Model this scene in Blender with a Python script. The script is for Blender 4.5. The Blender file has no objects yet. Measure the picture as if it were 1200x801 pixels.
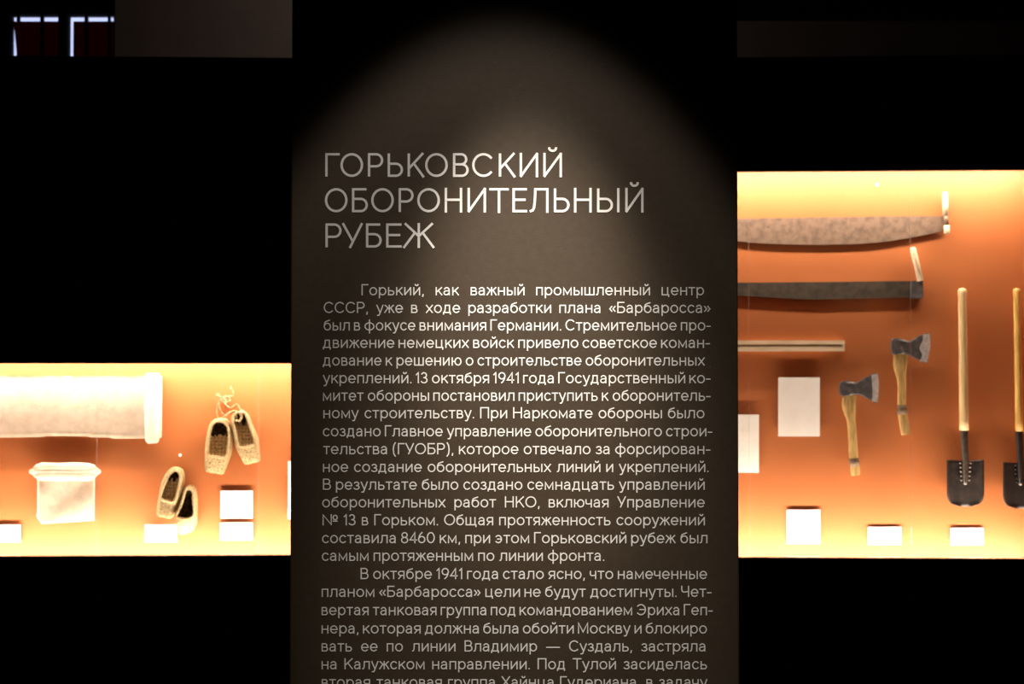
import bpy, bmesh, math, random
from mathutils import Vector, Matrix
random.seed(7)
SC = bpy.context.scene
COL = SC.collection
W, H = 1200.0, 801.0
FPX = 1667.0                       # focal length in pixels of the 1200 px wide frame

# ------------------------------------------------------------------ camera
CAM = Vector((0.0, 0.0, 1.6))
PITCH = math.radians(1.2)
cd = bpy.data.cameras.new('camera'); cam = bpy.data.objects.new('camera', cd); COL.objects.link(cam)
cd.sensor_width = 36.0; cd.lens = FPX / W * 36.0
cam.location = CAM
cam.rotation_euler = (math.radians(90) + PITCH, 0, 0)
cd.clip_start = 0.05; cd.clip_end = 60
cd.dof.use_dof = True; cd.dof.focus_distance = 3.17; cd.dof.aperture_fstop = 8.0
SC.camera = cam

# ------------------------------------------------------------------ world, exposure
wd = bpy.data.worlds.new('daylight'); SC.world = wd; wd.use_nodes = True
bg = wd.node_tree.nodes['Background']
bg.inputs[0].default_value = (0.55, 0.62, 1.0, 1); bg.inputs[1].default_value = 1.25
vs = SC.view_settings
vs.view_transform = 'Standard'; vs.look = 'None'; vs.gamma = 1.0; vs.exposure = 0.0; vs.use_curve_mapping = False

# ------------------------------------------------------------------ lamps
PANEL_Y = 3.17
def spot(name, loc, target, energy, angle, blend, color, size=0.03):
    l = bpy.data.lights.new(name, 'SPOT'); l.energy = energy; l.spot_size = math.radians(angle)
    l.spot_blend = blend; l.color = color; l.shadow_soft_size = size
    o = bpy.data.objects.new(name, l); COL.objects.link(o); o.location = loc
    o.rotation_euler = (Vector(target) - Vector(loc)).to_track_quat('-Z', 'Y').to_euler()
    return o
LX, LZ, LD = -0.02, 3.66, 1.058
TA = math.radians(20)
tgt = (LX, PANEL_Y - LD + math.sin(TA), LZ - math.cos(TA))
WARM = (1.0, 0.90, 0.78)
spot('spot_lamp_field', (LX, PANEL_Y - LD, LZ), tgt, 98, 40.5, 0.32, WARM)
spot('spot_lamp_beam', (LX, PANEL_Y - LD, LZ), (0.05, PANEL_Y, 1.20), 330, 25, 1.0, WARM)
spot('spot_lamp_core', (LX, PANEL_Y - LD, LZ), (0.04, PANEL_Y, 1.69), 470, 16.5, 1.0, WARM)
# added dim fill, no visible fixture, brightens the bulkhead behind the display wall
al = bpy.data.lights.new('bulkhead_fill', 'AREA'); al.shape = 'DISK'; al.size = 0.4; al.energy = 2.4; al.color = (1.0, 0.80, 0.68)
ao = bpy.data.objects.new('bulkhead_fill', al); COL.objects.link(ao); ao.location = (-0.6, 7.5, 4.4)
ao.rotation_euler = (math.radians(60), 0, 0)

# ------------------------------------------------------------------ projection helpers: a pixel of the photo -> a point on a real plane
Rc = cam.rotation_euler.to_matrix()
def ray(px, py):
    return Rc @ Vector(((px - W / 2) / FPX, -(py - H / 2) / FPX, -1.0))
class Frame:                        # a vertical plane: u runs along it, v runs into it (away from the viewer)
    def __init__(s, origin, yaw):
        s.o = Vector(origin); s.a = yaw
        s.U = Vector((math.cos(yaw), math.sin(yaw), 0)); s.V = Vector((-math.sin(yaw), math.cos(yaw), 0))
    def hit(s, px, py, v):
        d = ray(px, py); t = (s.o + s.V * v - CAM).dot(s.V) / d.dot(s.V)
        p = CAM + d * t - s.o
        return Vector((p.dot(s.U), v, p.z))          # frame coordinates (u, v, z - origin z)
    def world(s, q):
        return s.o + s.U * q[0] + s.V * q[1] + Vector((0, 0, q[2]))
FY = 7.0
FL = Frame((0, FY, 0), math.radians(2.0))
FR = Frame((0, FY, 0), math.radians(-2.4))
FP = Frame((0, PANEL_Y, 0), 0)
DEPTH = 0.36                        # back board of the cases

# ------------------------------------------------------------------ object helpers
def link(name, me, mats, parent=None):
    o = bpy.data.objects.new(name, me); COL.objects.link(o)
    for m in (mats if isinstance(mats, (list, tuple)) else [mats]): me.materials.append(m)
    if parent is not None: o.parent = parent
    return o
def obj(name, bm, mat, parent=None, smooth=False):
    me = bpy.data.meshes.new(name)
    bmesh.ops.recalc_face_normals(bm, faces=bm.faces)
    if smooth:
        for f in bm.faces: f.smooth = True
    bm.to_mesh(me); bm.free()
    return link(name, me, mat, parent)
def tag(o, label, cat, group=None):
    o['label'] = label; o['category'] = cat
    if group: o['group'] = group
    return o
def struct(o): o['kind'] = 'structure'; return o
class Thing:                        # an Empty at the thing's place on a frame; children are built in its local axes
    def __init__(s, name, label, cat, fr, px, py, v, group=None):
        s.f = fr; s.c = fr.hit(px, py, v)
        s.e = bpy.data.objects.new(name, None); COL.objects.link(s.e); s.e.empty_display_size = 0.05
        s.e.location = fr.world(s.c); s.e.rotation_euler = (0, 0, fr.a)
        tag(s.e, label, cat, group)
    def q(s, px, py, v):            # pixel and depth -> local
        return s.f.hit(px, py, v) - s.c
    def part(s, name, bm, mat, parent=None, smooth=False):
        return obj(name, bm, mat, parent or s.e, smooth)
def box(bm, a, b):
    x0, y0, z0 = a; x1, y1, z1 = b
    vs_ = [bm.verts.new((x, y, z)) for x in (x0, x1) for y in (y0, y1) for z in (z0, z1)]
    for f in ((0, 1, 3, 2), (4, 6, 7, 5), (0, 4, 5, 1), (2, 3, 7, 6), (0, 2, 6, 4), (1, 5, 7, 3)):
        bm.faces.new([vs_[i] for i in f])
def bxm(a, b, bevel=0.0):
    bm = bmesh.new(); box(bm, a, b)
    if bevel: bmesh.ops.bevel(bm, geom=bm.edges[:], offset=bevel, segments=2, affect='EDGES')
    return bm
def prism(bm, pts, v0, v1, bevel=0.0):          # pts: (u, z) outline
    n = len(pts)
    a = [bm.verts.new((p[0], v0, p[1])) for p in pts]; b = [bm.verts.new((p[0], v1, p[1])) for p in pts]
    fa = bm.faces.new(a); fb = bm.faces.new(b[::-1])
    for i in range(n): bm.faces.new((a[i], b[i], b[(i + 1) % n], a[(i + 1) % n]))
    if bevel:
        bmesh.ops.recalc_face_normals(bm, faces=bm.faces)
        bmesh.ops.bevel(bm, geom=list(fa.edges), offset=bevel, segments=2, affect='EDGES')
def smooth_pts(pts, closed=False, sub=4):        # Catmull-Rom through the points
    n = len(pts); out = []
    rng = range(n) if closed else range(n - 1)
    for i in rng:
        g = (lambda k: pts[k % n]) if closed else (lambda k: pts[max(0, min(n - 1, k))])
        p0, p1, p2, p3 = (Vector(g(i - 1)), Vector(g(i)), Vector(g(i + 1)), Vector(g(i + 2)))
        for k in range(sub):
            t = k / sub
            out.append(0.5 * ((2 * p1) + (p2 - p0) * t + (2 * p0 - 5 * p1 + 4 * p2 - p3) * t * t + (3 * p1 - p0 - 3 * p2 + p3) * t ** 3))
    if not closed: out.append(Vector(pts[-1]))
    return out
def loft(bm, centres, radii, n=12, cap=True, wob=0.0):      # radii: r or (side, depth)
    rings = []
    m = len(centres)
    for i in range(m):
        c = Vector(centres[i]); t = (Vector(centres[min(m - 1, i + 1)]) - Vector(centres[max(0, i - 1)]))
        t = t.normalized() if t.length > 1e-9 else Vector((0, 0, 1))
        ref = Vector((0, 1, 0)) if abs(t.y) < 0.9 else Vector((1, 0, 0))
        s_ = t.cross(ref).normalized(); d_ = s_.cross(t).normalized()
        r = radii[i]; ra, rb = (r if isinstance(r, (tuple, list)) else (r, r))
        ring = []
        for k in range(n):
            a = 2 * math.pi * k / n
            w = 1 + wob * math.sin(3 * a + i * 0.9)
            ring.append(bm.verts.new(c + s_ * (math.cos(a) * ra * w) + d_ * (math.sin(a) * rb * w)))
        rings.append(ring)
    for i in range(m - 1):
        for k in range(n):
            bm.faces.new((rings[i][k], rings[i][(k + 1) % n], rings[i + 1][(k + 1) % n], rings[i + 1][k]))
    if cap:
        bm.faces.new(rings[0][::-1]); bm.faces.new(rings[-1])

# ------------------------------------------------------------------ materials
def mat(name, base, rough=0.6, spec=0.4, metal=0.0, base2=None, scale=30, stretch=(1, 1, 1), bump=0.0, bscale=None, lo=0.35, hi=0.65, detail=4, coord='Object', emis=None, estr=0):
    m = bpy.data.materials.new(name); m.use_nodes = True
    nt = m.node_tree; b = nt.nodes['Principled BSDF']
    b.inputs['Base Color'].default_value = (*base, 1); b.inputs['Roughness'].default_value = rough
    b.inputs['Specular IOR Level'].default_value = spec; b.inputs['Metallic'].default_value = metal
    if emis: b.inputs['Emission Color'].default_value = (*emis, 1); b.inputs['Emission Strength'].default_value = estr
    if base2 or bump:
        tc = nt.nodes.new('ShaderNodeTexCoord'); mp = nt.nodes.new('ShaderNodeMapping'); mp.inputs['Scale'].default_value = stretch
        nt.links.new(tc.outputs[coord], mp.inputs[0])
        no = nt.nodes.new('ShaderNodeTexNoise'); no.inputs['Scale'].default_value = scale; no.inputs['Detail'].default_value = detail
        nt.links.new(mp.outputs[0], no.inputs['Vector'])
        if base2:
            cr = nt.nodes.new('ShaderNodeValToRGB'); cr.color_ramp.elements[0].position = lo; cr.color_ramp.elements[1].position = hi
            cr.color_ramp.elements[0].color = (*base, 1); cr.color_ramp.elements[1].color = (*base2, 1)
            nt.links.new(no.outputs['Fac'], cr.inputs[0]); nt.links.new(cr.outputs[0], b.inputs['Base Color'])
        if bump:
            n2 = no
            if bscale:
                n2 = nt.nodes.new('ShaderNodeTexNoise'); n2.inputs['Scale'].default_value = bscale; n2.inputs['Detail'].default_value = 3
                nt.links.new(mp.outputs[0], n2.inputs['Vector'])
            bp = nt.nodes.new('ShaderNodeBump'); bp.inputs['Strength'].default_value = bump; bp.inputs['Distance'].default_value = 0.004
            nt.links.new(n2.outputs['Fac'], bp.inputs['Height']); nt.links.new(bp.outputs[0], b.inputs['Normal'])
    return m
M = {}
M['panel'] = mat('panel_paint', (0.052, 0.036, 0.023), 0.46, 0.5, base2=(0.058, 0.041, 0.027), scale=60, bump=0.06, bscale=300)
M['letter'] = mat('letter_vinyl', (0.80, 0.78, 0.76), 0.8, 0.1)
M['black'] = mat('black_paint', (0.004, 0.0038, 0.0036), 0.8, 0.05, base2=(0.006, 0.0055, 0.005), scale=9)
M['floor'] = mat('dark_floor', (0.02, 0.017, 0.015), 0.45, 0.3, base2=(0.03, 0.025, 0.02), scale=5, bump=0.05)
M['ceil'] = mat('dark_ceiling', (0.006, 0.006, 0.006), 0.9, 0.05, base2=(0.009, 0.008, 0.008), scale=5)
M['roomwall'] = mat('dark_wall', (0.010, 0.009, 0.008), 0.9, 0.05, base2=(0.013, 0.011, 0.01), scale=5)
M['plaster'] = mat('plaster', (0.42, 0.34, 0.31), 0.9, 0.1, base2=(0.48, 0.38, 0.34), scale=6, bump=0.1)
M['timber'] = mat('dark_timber', (0.016, 0.005, 0.003), 0.7, 0.2, base2=(0.03, 0.006, 0.003), scale=8, stretch=(1, 1, 6))
M['orange'] = mat('orange_board', (0.43, 0.121, 0.032), 0.5, 0.4, base2=(0.41, 0.115, 0.030), scale=4, bump=0.02, bscale=90)
M['paper'] = mat('white_card', (0.86, 0.85, 0.83), 0.7, 0.2)
M['oldpaper'] = mat('aged_paper', (0.88, 0.80, 0.70), 0.8, 0.15, base2=(0.83, 0.73, 0.60), scale=14, lo=0.45, hi=0.8)
M['print'] = mat('faded_print', (0.90, 0.82, 0.70), 0.8, 0.1)
M['spacer'] = mat('dark_spacer', (0.05, 0.04, 0.035), 0.7, 0.2)
M['cloth'] = mat('canvas', (0.72, 0.60, 0.45), 0.95, 0.05, base2=(0.60, 0.47, 0.33), scale=22, bump=0.5, bscale=160, lo=0.4, hi=0.75)
M['sawlight'] = mat('worn_steel', (0.20, 0.122, 0.078), 0.5, 0.3, 0.1, base2=(0.11, 0.065, 0.042), scale=26, bump=0.1, lo=0.42, hi=0.72, detail=7)
M['sawdark'] = mat('browned_steel', (0.074, 0.052, 0.035), 0.5, 0.35, 0.1, base2=(0.040, 0.028, 0.019), scale=24, bump=0.1, lo=0.4, hi=0.7, detail=7)
M['ashwood'] = mat('pale_wood', (0.66, 0.50, 0.32), 0.6, 0.3, base2=(0.50, 0.34, 0.19), scale=30, stretch=(3, 3, .4), lo=.4, hi=.75, bump=.15)
M['barwood'] = mat('planed_wood', (0.70, 0.52, 0.33), 0.6, 0.3, base2=(0.54, 0.37, 0.21), scale=30, stretch=(.3, 3, 3), lo=.4, hi=.75, bump=.15)
M['groove'] = mat('brown_wood', (0.46, 0.33, 0.19), 0.8, 0.1, base2=(0.20, 0.13, 0.06), scale=30, stretch=(.4, 2, 2), lo=.45, hi=.75)  # browner wood with darker streaks for the groove and handle slot
M['axewood'] = mat('honey_wood', (0.58, 0.36, 0.12), 0.5, 0.35, base2=(0.34, 0.18, 0.055), scale=26, stretch=(3, 3, .5), lo=.38, hi=.72, bump=.12)
M['shaftwood'] = mat('golden_wood', (0.66, 0.40, 0.10), 0.5, 0.4, base2=(0.36, 0.17, 0.03), scale=26, stretch=(4, 4, .3), lo=.4, hi=.72, bump=.12)
M['palewood'] = mat('pale_shaft_wood', (0.72, 0.50, 0.24), 0.5, 0.4, base2=(0.50, 0.31, 0.12), scale=26, stretch=(4, 4, .3), lo=.4, hi=.72, bump=.12)
M['iron'] = mat('forged_iron', (0.085, 0.075, 0.07), 0.5, 0.5, 0.3, base2=(0.16, 0.13, 0.115), scale=40, bump=0.4, lo=.4, hi=.7)
M['knot'] = mat('dark_binding', (0.10, 0.07, 0.05), 0.7, 0.2, base2=(0.22, 0.13, 0.06), scale=90)
M['edge'] = mat('ground_edge_steel', (0.62, 0.56, 0.52), 0.4, 0.5, 0.2, base2=(0.45, 0.38, 0.34), scale=60)
M['spadeiron'] = mat('spade_iron', (0.030, 0.022, 0.018), 0.42, 0.5, 0.3, base2=(0.07, 0.048, 0.036), scale=28, bump=0.2, lo=.42, hi=.75)
M['socketiron'] = mat('socket_iron', (0.05, 0.036, 0.026), 0.45, 0.5, 0.3, base2=(0.10, 0.07, 0.05), scale=40, bump=0.2)
M['blackiron'] = mat('black_iron', (0.015, 0.011, 0.009), 0.4, 0.5, 0.2, base2=(0.03, 0.022, 0.018), scale=28, bump=0.2, lo=.42, hi=.75)
M['rivet'] = mat('worn_rivet_steel', (0.36, 0.29, 0.24), 0.4, 0.5, 0.4)
M['cord'] = mat('bast_cord', (0.46, 0.32, 0.16), 0.9, 0.1, base2=(0.28, 0.18, 0.08), scale=120, bump=0.6)
M['rim'] = mat('bast_rim', (0.48, 0.34, 0.17), 0.85, 0.1, base2=(0.28, 0.18, 0.08), scale=110, bump=0.6)
def weave(name, c1, c2, dark, sc):
    m = bpy.data.materials.new(name); m.use_nodes = True; nt = m.node_tree; b = nt.nodes['Principled BSDF']
    b.inputs['Roughness'].default_value = 0.85; b.inputs['Specular IOR Level'].default_value = 0.1
    tc = nt.nodes.new('ShaderNodeTexCoord'); mp = nt.nodes.new('ShaderNodeMapping'); mp.inputs['Rotation'].default_value = (0, math.radians(45), 0)
    nt.links.new(tc.outputs['Object'], mp.inputs[0])
    ch = nt.nodes.new('ShaderNodeTexChecker'); ch.inputs['Scale'].default_value = sc
    ch.inputs['Color1'].default_value = (*c1, 1); ch.inputs['Color2'].default_value = (*c2, 1)
    no = nt.nodes.new('ShaderNodeTexNoise'); no.inputs['Scale'].default_value = sc * 1.6; no.inputs['Detail'].default_value = 3
    nt.links.new(mp.outputs[0], ch.inputs['Vector']); nt.links.new(mp.outputs[0], no.inputs['Vector'])
    cr = nt.nodes.new('ShaderNodeValToRGB'); cr.color_ramp.elements[0].position = 0.55; cr.color_ramp.elements[1].position = 0.68
    nt.links.new(no.outputs['Fac'], cr.inputs[0])
    mx = nt.nodes.new('ShaderNodeMix'); mx.data_type = 'RGBA'
    nt.links.new(cr.outputs[0], mx.inputs[0]); nt.links.new(ch.outputs['Color'], mx.inputs[6]); mx.inputs[7].default_value = (*dark, 1)
    nt.links.new(mx.outputs[2], b.inputs['Base Color'])
    bp = nt.nodes.new('ShaderNodeBump'); bp.inputs['Strength'].default_value = 0.8; bp.inputs['Distance'].default_value = 0.003
    nt.links.new(no.outputs['Fac'], bp.inputs['Height']); nt.links.new(bp.outputs[0], b.inputs['Normal'])
    return m
M['bast'] = weave('woven_bast', (0.43, 0.30, 0.145), (0.33, 0.22, 0.10), (0.07, 0.04, 0.015), 75)
M['insole_light'] = weave('worn_bast_insole', (0.75, 0.56, 0.30), (0.50, 0.34, 0.17), (0.09, 0.055, 0.025), 80)
M['insole_dark'] = mat('dark_insole', (0.020, 0.012, 0.006), 0.9, 0.1, base2=(0.14, 0.088, 0.045), scale=60, lo=.45, hi=.75, bump=.5)  # dark brown tone, used from the heel end of the insole down
def glassmat():
    m = bpy.data.materials.new('clear_glass'); m.use_nodes = True; nt = m.node_tree; nt.nodes.clear()
    out = nt.nodes.new('ShaderNodeOutputMaterial'); mx = nt.nodes.new('ShaderNodeMixShader')
    fr = nt.nodes.new('ShaderNodeFresnel'); fr.inputs[0].default_value = 1.3
    tr = nt.nodes.new('ShaderNodeBsdfTransparent'); tr.inputs[0].default_value = (0.985, 0.99, 0.985, 1)
    gl = nt.nodes.new('ShaderNodeBsdfGlossy'); gl.inputs['Roughness'].default_value = 0.01
    nt.links.new(fr.outputs[0], mx.inputs[0]); nt.links.new(tr.outputs[0], mx.inputs[1]); nt.links.new(gl.outputs[0], mx.inputs[2])
    nt.links.new(mx.outputs[0], out.inputs[0]); return m
M['glass'] = glassmat()
def sealmat():
    m = bpy.data.materials.new('clear_silicone'); m.use_nodes = True; nt = m.node_tree; nt.nodes.clear()
    out = nt.nodes.new('ShaderNodeOutputMaterial'); mx = nt.nodes.new('ShaderNodeMixShader'); mx.inputs[0].default_value = 0.05
    tr = nt.nodes.new('ShaderNodeBsdfTransparent'); tl = nt.nodes.new('ShaderNodeBsdfTranslucent'); tl.inputs[0].default_value = (0.9, 0.88, 0.84, 1)
    nt.links.new(tr.outputs[0], mx.inputs[1]); nt.links.new(tl.outputs[0], mx.inputs[2]); nt.links.new(mx.outputs[0], out.inputs[0]); return m
M['seal'] = sealmat()
LEDCOL = (1.0, 0.905, 0.80)
M['led'] = mat('lit_diffuser', (0.8, 0.8, 0.8), 0.6, 0.2, emis=LEDCOL, estr=215)
M['alu'] = mat('aluminium_channel', (0.5, 0.5, 0.5), 0.4, 0.5, 0.8)
M['blind'] = mat('dark_red_blind', (0.05, 0.006, 0.004), 0.9, 0.05, base2=(0.03, 0.004, 0.003), scale=10, stretch=(6, 1, 1))
_nt = M['blind'].node_tree; _mx = _nt.nodes.new('ShaderNodeAddShader'); _tl = _nt.nodes.new('ShaderNodeBsdfTranslucent'); _tl.inputs[0].default_value = (0.11, 0.016, 0.006, 1)
_nt.links.new(_nt.nodes['Principled BSDF'].outputs[0], _mx.inputs[0]); _nt.links.new(_tl.outputs[0], _mx.inputs[1]); _nt.links.new(_mx.outputs[0], _nt.nodes['Material Output'].inputs[0])
M['winframe'] = mat('window_frame_paint', (0.012, 0.011, 0.012), 0.8, 0.1)

# ------------------------------------------------------------------ room shell
def sbox(name, a, b, m): return struct(obj(name, bxm(a, b), m))
XL, XR, YB, YF, ZC = -5.6, 5.6, -3.0, 12.0, 5.3
sbox('floor', (XL - .2, YB - .2, -.1), (XR + .2, YF + .3, 0), M['floor'])
sbox('ceiling', (XL - .2, YB - .2, ZC), (XR + .2, YF + .3, ZC + .1), M['ceil'])
sbox('wall_left', (XL - .2, YB - .2, 0), (XL, YF + .3, ZC), M['roomwall'])
sbox('wall_right', (XR, YB - .2, 0), (XR + .2, YF + .3, ZC), M['roomwall'])
sbox('wall_rear', (XL, YB - .2, 0), (XR, YB, ZC), M['roomwall'])

# far wall with two window openings
FW = Frame((0, YF, 0), 0)
wins = [dict(l=10.5, r=68.0, t=15.5), dict(l=77.5, r=133.0, t=16.0)]
WZ0 = 3.35
for w in wins:
    w['u0'] = FW.hit(w['l'], 30, 0).x; w['u1'] = FW.hit(w['r'], 30, 0).x; w['z1'] = FW.hit(30, w['t'], 0).z
ZT = min(w['z1'] for w in wins)
bm = bmesh.new()
box(bm, (XL, YF, 0), (XR, YF + .12, WZ0)); box(bm, (XL, YF, ZT), (XR, YF + .12, ZC))
xs = [XL, wins[0]['u0'], wins[0]['u1'], wins[1]['u0'], wins[1]['u1'], XR]
for i in (0, 2, 4): box(bm, (xs[i], YF, WZ0), (xs[i + 1], YF + .12, ZT))
struct(obj('wall_back', bm, M['roomwall']))
PXF = YF / FPX
for k, w in enumerate(wins):
    u0, u1 = w['u0'], w['u1']; we = bpy.data.objects.new('window_%d' % (k + 1), None); COL.objects.link(we)
    we.location = ((u0 + u1) / 2, YF + .1, WZ0); we['kind'] = 'structure'
    hw = (u1 - u0) / 2; hz = ZT - WZ0; t = PXF
    # frame: narrow stiles either side, then the leak gap, then the sash bars and the blind
    bm = bmesh.new()
    box(bm, (-hw, -.06, 0), (-hw + .6 * t, .015, hz)); box(bm, (hw - .6 * t, -.06, 0), (hw, .015, hz))
    box(bm, (-hw, -.06, hz - .6 * t), (hw, .015, hz)); box(bm, (-hw, -.06, 0), (hw, .015, 2 * t))
    obj('window_frame', bm, M['winframe'], we)
    mx = (46.5 - w['l']) * t - hw if k == 0 else (98.5 - w['l']) * t - hw
    obj('sash_bar', bxm((mx - 1.7 * t, -.05, 0), (mx + 1.7 * t, -.01, hz)), M['winframe'], we)
    if k == 0: obj('sash_bar', bxm((-hw + 6.3 * t, -.05, hz - 6.6 * t), (-hw + 9.3 * t, -.01, hz)), M['winframe'], we)
    else:
        obj('sash_bar', bxm((hw - 9.0 * t, -.05, 0), (hw - 6.4 * t, -.01, hz)), M['winframe'], we)
    zt = hz - 5.6 * t
    # blind: its left edge runs slightly off plumb so that the daylight gap widens downwards on the first window
    lo, hi_ = -hw + 4.6 * t, (-hw + (0.5 if k == 0 else 4.2) * t)
    bm = bmesh.new()
    prism(bm, [(lo, 0), (hw - .55 * t, 0), (hw - .9 * t - (1.2 * t if k else 0), zt), (hi_, zt), (lo - .4 * t, zt - 36 * t)], .0, .012)
    obj('blind', bm, M['blind'], we)
    obj('pane', bxm((-hw + .5 * t, .0125, 0.02), (hw - .5 * t, .0155, hz - .5 * t)), M['glass'], we)

# ------------------------------------------------------------------ display wall (two straight runs that meet behind the text panel)
Z_OT_L = FL.hit(170, 425.7, 0).z; Z_OB_L = FL.hit(170, 651.6, 0).z
Z_OT_R = FR.hit(1033, 199.3, 0).z; Z_OB_R = FR.hit(1033, 654.4, 0).z
Z_TOP = 0.5 * (FL.hit(240, 66, 0).z + FR.hit(1000, 67, 0).z)
LU0, LU1 = FL.hit(-120, 500, 0).x, FL.hit(478, 500, 0).x
RU0, RU1 = FR.hit(735, 500, 0).x, FR.hit(1272, 500, 0).x
def slab(name, fr, u_end, o0, o1, z0, z1):
    e0, e1 = sorted((0.0, u_end)); th = .04
    bm = bmesh.new()
    box(bm, (e0, 0, 0), (e1, th, z0)); box(bm, (e0, 0, z1), (e1, th, Z_TOP))
    box(bm, (e0, 0, z0), (o0, th, z1)); box(bm, (o1, 0, z0), (e1, th, z1))
    box(bm, (e0, th, Z_TOP - .05), (e1, .75, Z_TOP)); box(bm, (e0, .71, 0), (e1, .75, Z_TOP - .05))
    o = struct(obj(name, bm, M['black'])); o.location = fr.o; o.rotation_euler = (0, 0, fr.a); return o
slab('wall_display_left', FL, -5.55, LU0, LU1, Z_OB_L, Z_OT_L)
slab('wall_display_right', FR, 5.55, RU0, RU1, Z_OB_R, Z_OT_R)

# bulkhead behind the display wall and the dark timber over its right half
FB = Frame((0, 9.0, 0), 0)
ub0 = FB.hit(134.5, 40, 0).x
sbox('wall_upper', (ub0, 9.0, 0), (XR, 9.15, ZC), M['plaster'])
zb = FB.hit(1000, 21.5, -.025).z
o = sbox('trim_1', (FB.hit(600, 21, -.12).x, 8.975, zb), (XR, 9.0, ZC), M['timber'])

# ------------------------------------------------------------------ display cases
LIP = .11
def case(name, label, fr, u0, u1, z0, z1, joints_px, jy):
    um = (u0 + u1) / 2
    e = bpy.data.objects.new(name, None); COL.objects.link(e); e.location = fr.world((um, .04, z0)); e.rotation_euler = (0, 0, fr.a)
    tag(e, label, 'display case')
    hu = (u1 - u0) / 2; h = z1 - z0; D = DEPTH - .04
    def P(n, a, b, m): return obj(n, bxm(a, b), m, e)
    P('back_board', (-hu, D, -LIP), (hu, D + .02, h + LIP), M['orange'])
    P('side_board', (-hu - .02, .002, -LIP), (-hu, D + .02, h + LIP), M['orange'])
    P('side_board', (hu, .002, -LIP), (hu + .02, D + .02, h + LIP), M['orange'])
    P('top_board', (-hu - .02, .002, h + LIP), (hu + .02, D + .02, h + LIP + .02), M['black'])
    P('bottom_board', (-hu - .02, .002, -LIP - .02), (hu + .02, D + .02, -LIP), M['black'])
    for s_, zz in ((1, h), (-1, 0)):
        # lamp channel tucked behind the lip, facing the back board at a slant
        c = Vector((0, D - .17, zz + s_ * .075))
        n = Vector((0, .28, -s_ * .96)).normalized(); tt = Vector((0, -n.z, n.y))
        bm = bmesh.new(); L = hu - .10
        for a, b, d0, d1 in ((-.016, .016, -.012, 0),):
            for x in (-L, L):
                pass
            vsx = []
            for x in (-L, L):
                for (p, q_) in ((a, d0), (b, d0), (b, d1), (a, d1)):
                    vsx.append(bm.verts.new(c + tt * p + n * q_ + Vector((x, 0, 0))))
            for f in ((0, 1, 2, 3), (7, 6, 5, 4), (0, 4, 5, 1), (1, 5, 6, 2), (2, 6, 7, 3), (3, 7, 4, 0)): bm.faces.new([vsx[i] for i in f])
        lt = obj('light_channel', bm, M['alu'], e)
        bm = bmesh.new(); q4 = [bm.verts.new(c + tt * p + n * .0015 + Vector((x, 0, 0))) for (x, p) in ((-L, -.013), (L, -.013), (L, .013), (-L, .013))]
        bm.faces.new(q4)
        me = bpy.data.meshes.new('light_diffuser')
        bm.normal_update()
        if bm.faces[:][0].normal.dot(n) < 0: bmesh.ops.reverse_faces(bm, faces=bm.faces[:])
        bm.to_mesh(me); bm.free()
        link('light_diffuser', me, M['led'], lt)
    js = sorted([fr.hit(p, jy, .02).x - um for p in joints_px])
    edges = [-hu + .002] + js + [hu - .002]
    for i in range(len(edges) - 1):
        P('glass_pane', (edges[i] + .0025, .004, .002), (edges[i + 1] - .0025, .012, h - .002), M['glass'])
    for j in js: P('joint_seal', (j - .0025, .004, .002), (j + .0025, .012, h - .002), M['seal'])
    return e
case('display_case', 'low lit orange showcase left of the text panel', FL, LU0, LU1, Z_OB_L, Z_OT_L, (111.5, 302), 580)
case('display_case', 'tall lit orange showcase of saws, axes and shovels at right', FR, RU0, RU1, Z_OB_R, Z_OT_R, (879, 1070), 580)

# ------------------------------------------------------------------ text panel
PT = .09
pu0, pu1 = FP.hit(341, 400, 0).x, FP.hit(865, 400, 0).x
pe = bpy.data.objects.new('text_panel', None); COL.objects.link(pe); pe.location = ((pu0 + pu1) / 2, PANEL_Y, 0)
tag(pe, 'tall dark brown text panel with a pale heading and a spotlit top', 'information panel')
hw = (pu1 - pu0) / 2; UC = (pu0 + pu1) / 2
obj('board', bxm((-hw, 0, 0.03), (hw, PT, 3.05), .0025), M['panel'], pe)
obj('base_plate', bxm((-hw - .04, -.10, 0), (hw + .04, PT + .2, .03), .004), M['black'], pe)
def ppt(px, py, lift=-.0008):
    h = FP.hit(px, py, lift); return Vector((h.x - UC, lift, h.z))
def ribbon(bm, pts, w, closed=False, lift=-.0008, cap=0.0):   # pts in pixels, w = stroke width in pixels
    pts = [Vector(p) for p in pts]
    if cap and not closed:
        pts[0] = pts[0] + (pts[0] - pts[1]).normalized() * cap; pts[-1] = pts[-1] + (pts[-1] - pts[-2]).normalized() * cap
    n = len(pts); L = []; R_ = []
    for i in range(n):
        p = Vector(pts[i])
        a = Vector(pts[i - 1]) if (closed or i > 0) else None
        b = Vector(pts[(i + 1) % n]) if (closed or i < n - 1) else None
        d1 = (p - a).normalized() if a is not None else None; d2 = (b - p).normalized() if b is not None else None
        d1 = d1 or d2; d2 = d2 or d1
        n1 = Vector((-d1.y, d1.x)); n2 = Vector((-d2.y, d2.x)); m_ = (n1 + n2)
        m_ = m_.normalized() if m_.length > 1e-6 else n1
        k = w / 2 / max(.5, m_.dot(n1))
        L.append(p + m_ * k); R_.append(p - m_ * k)
    vl = [bm.verts.new(ppt(q[0], q[1], lift)) for q in L]; vr = [bm.verts.new(ppt(q[0], q[1], lift)) for q in R_]
    for i in range(n if closed else n - 1):
        j = (i + 1) % n; bm.faces.new((vl[i], vl[j], vr[j], vr[i]))
def arc(cx, cy, rx, ry, a0, a1, n=20):
    return [(cx + rx * math.cos(math.radians(a0 + (a1 - a0) * i / n)), cy + ry * math.sin(math.radians(a0 + (a1 - a0) * i / n))) for i in range(n + 1)]
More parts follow.
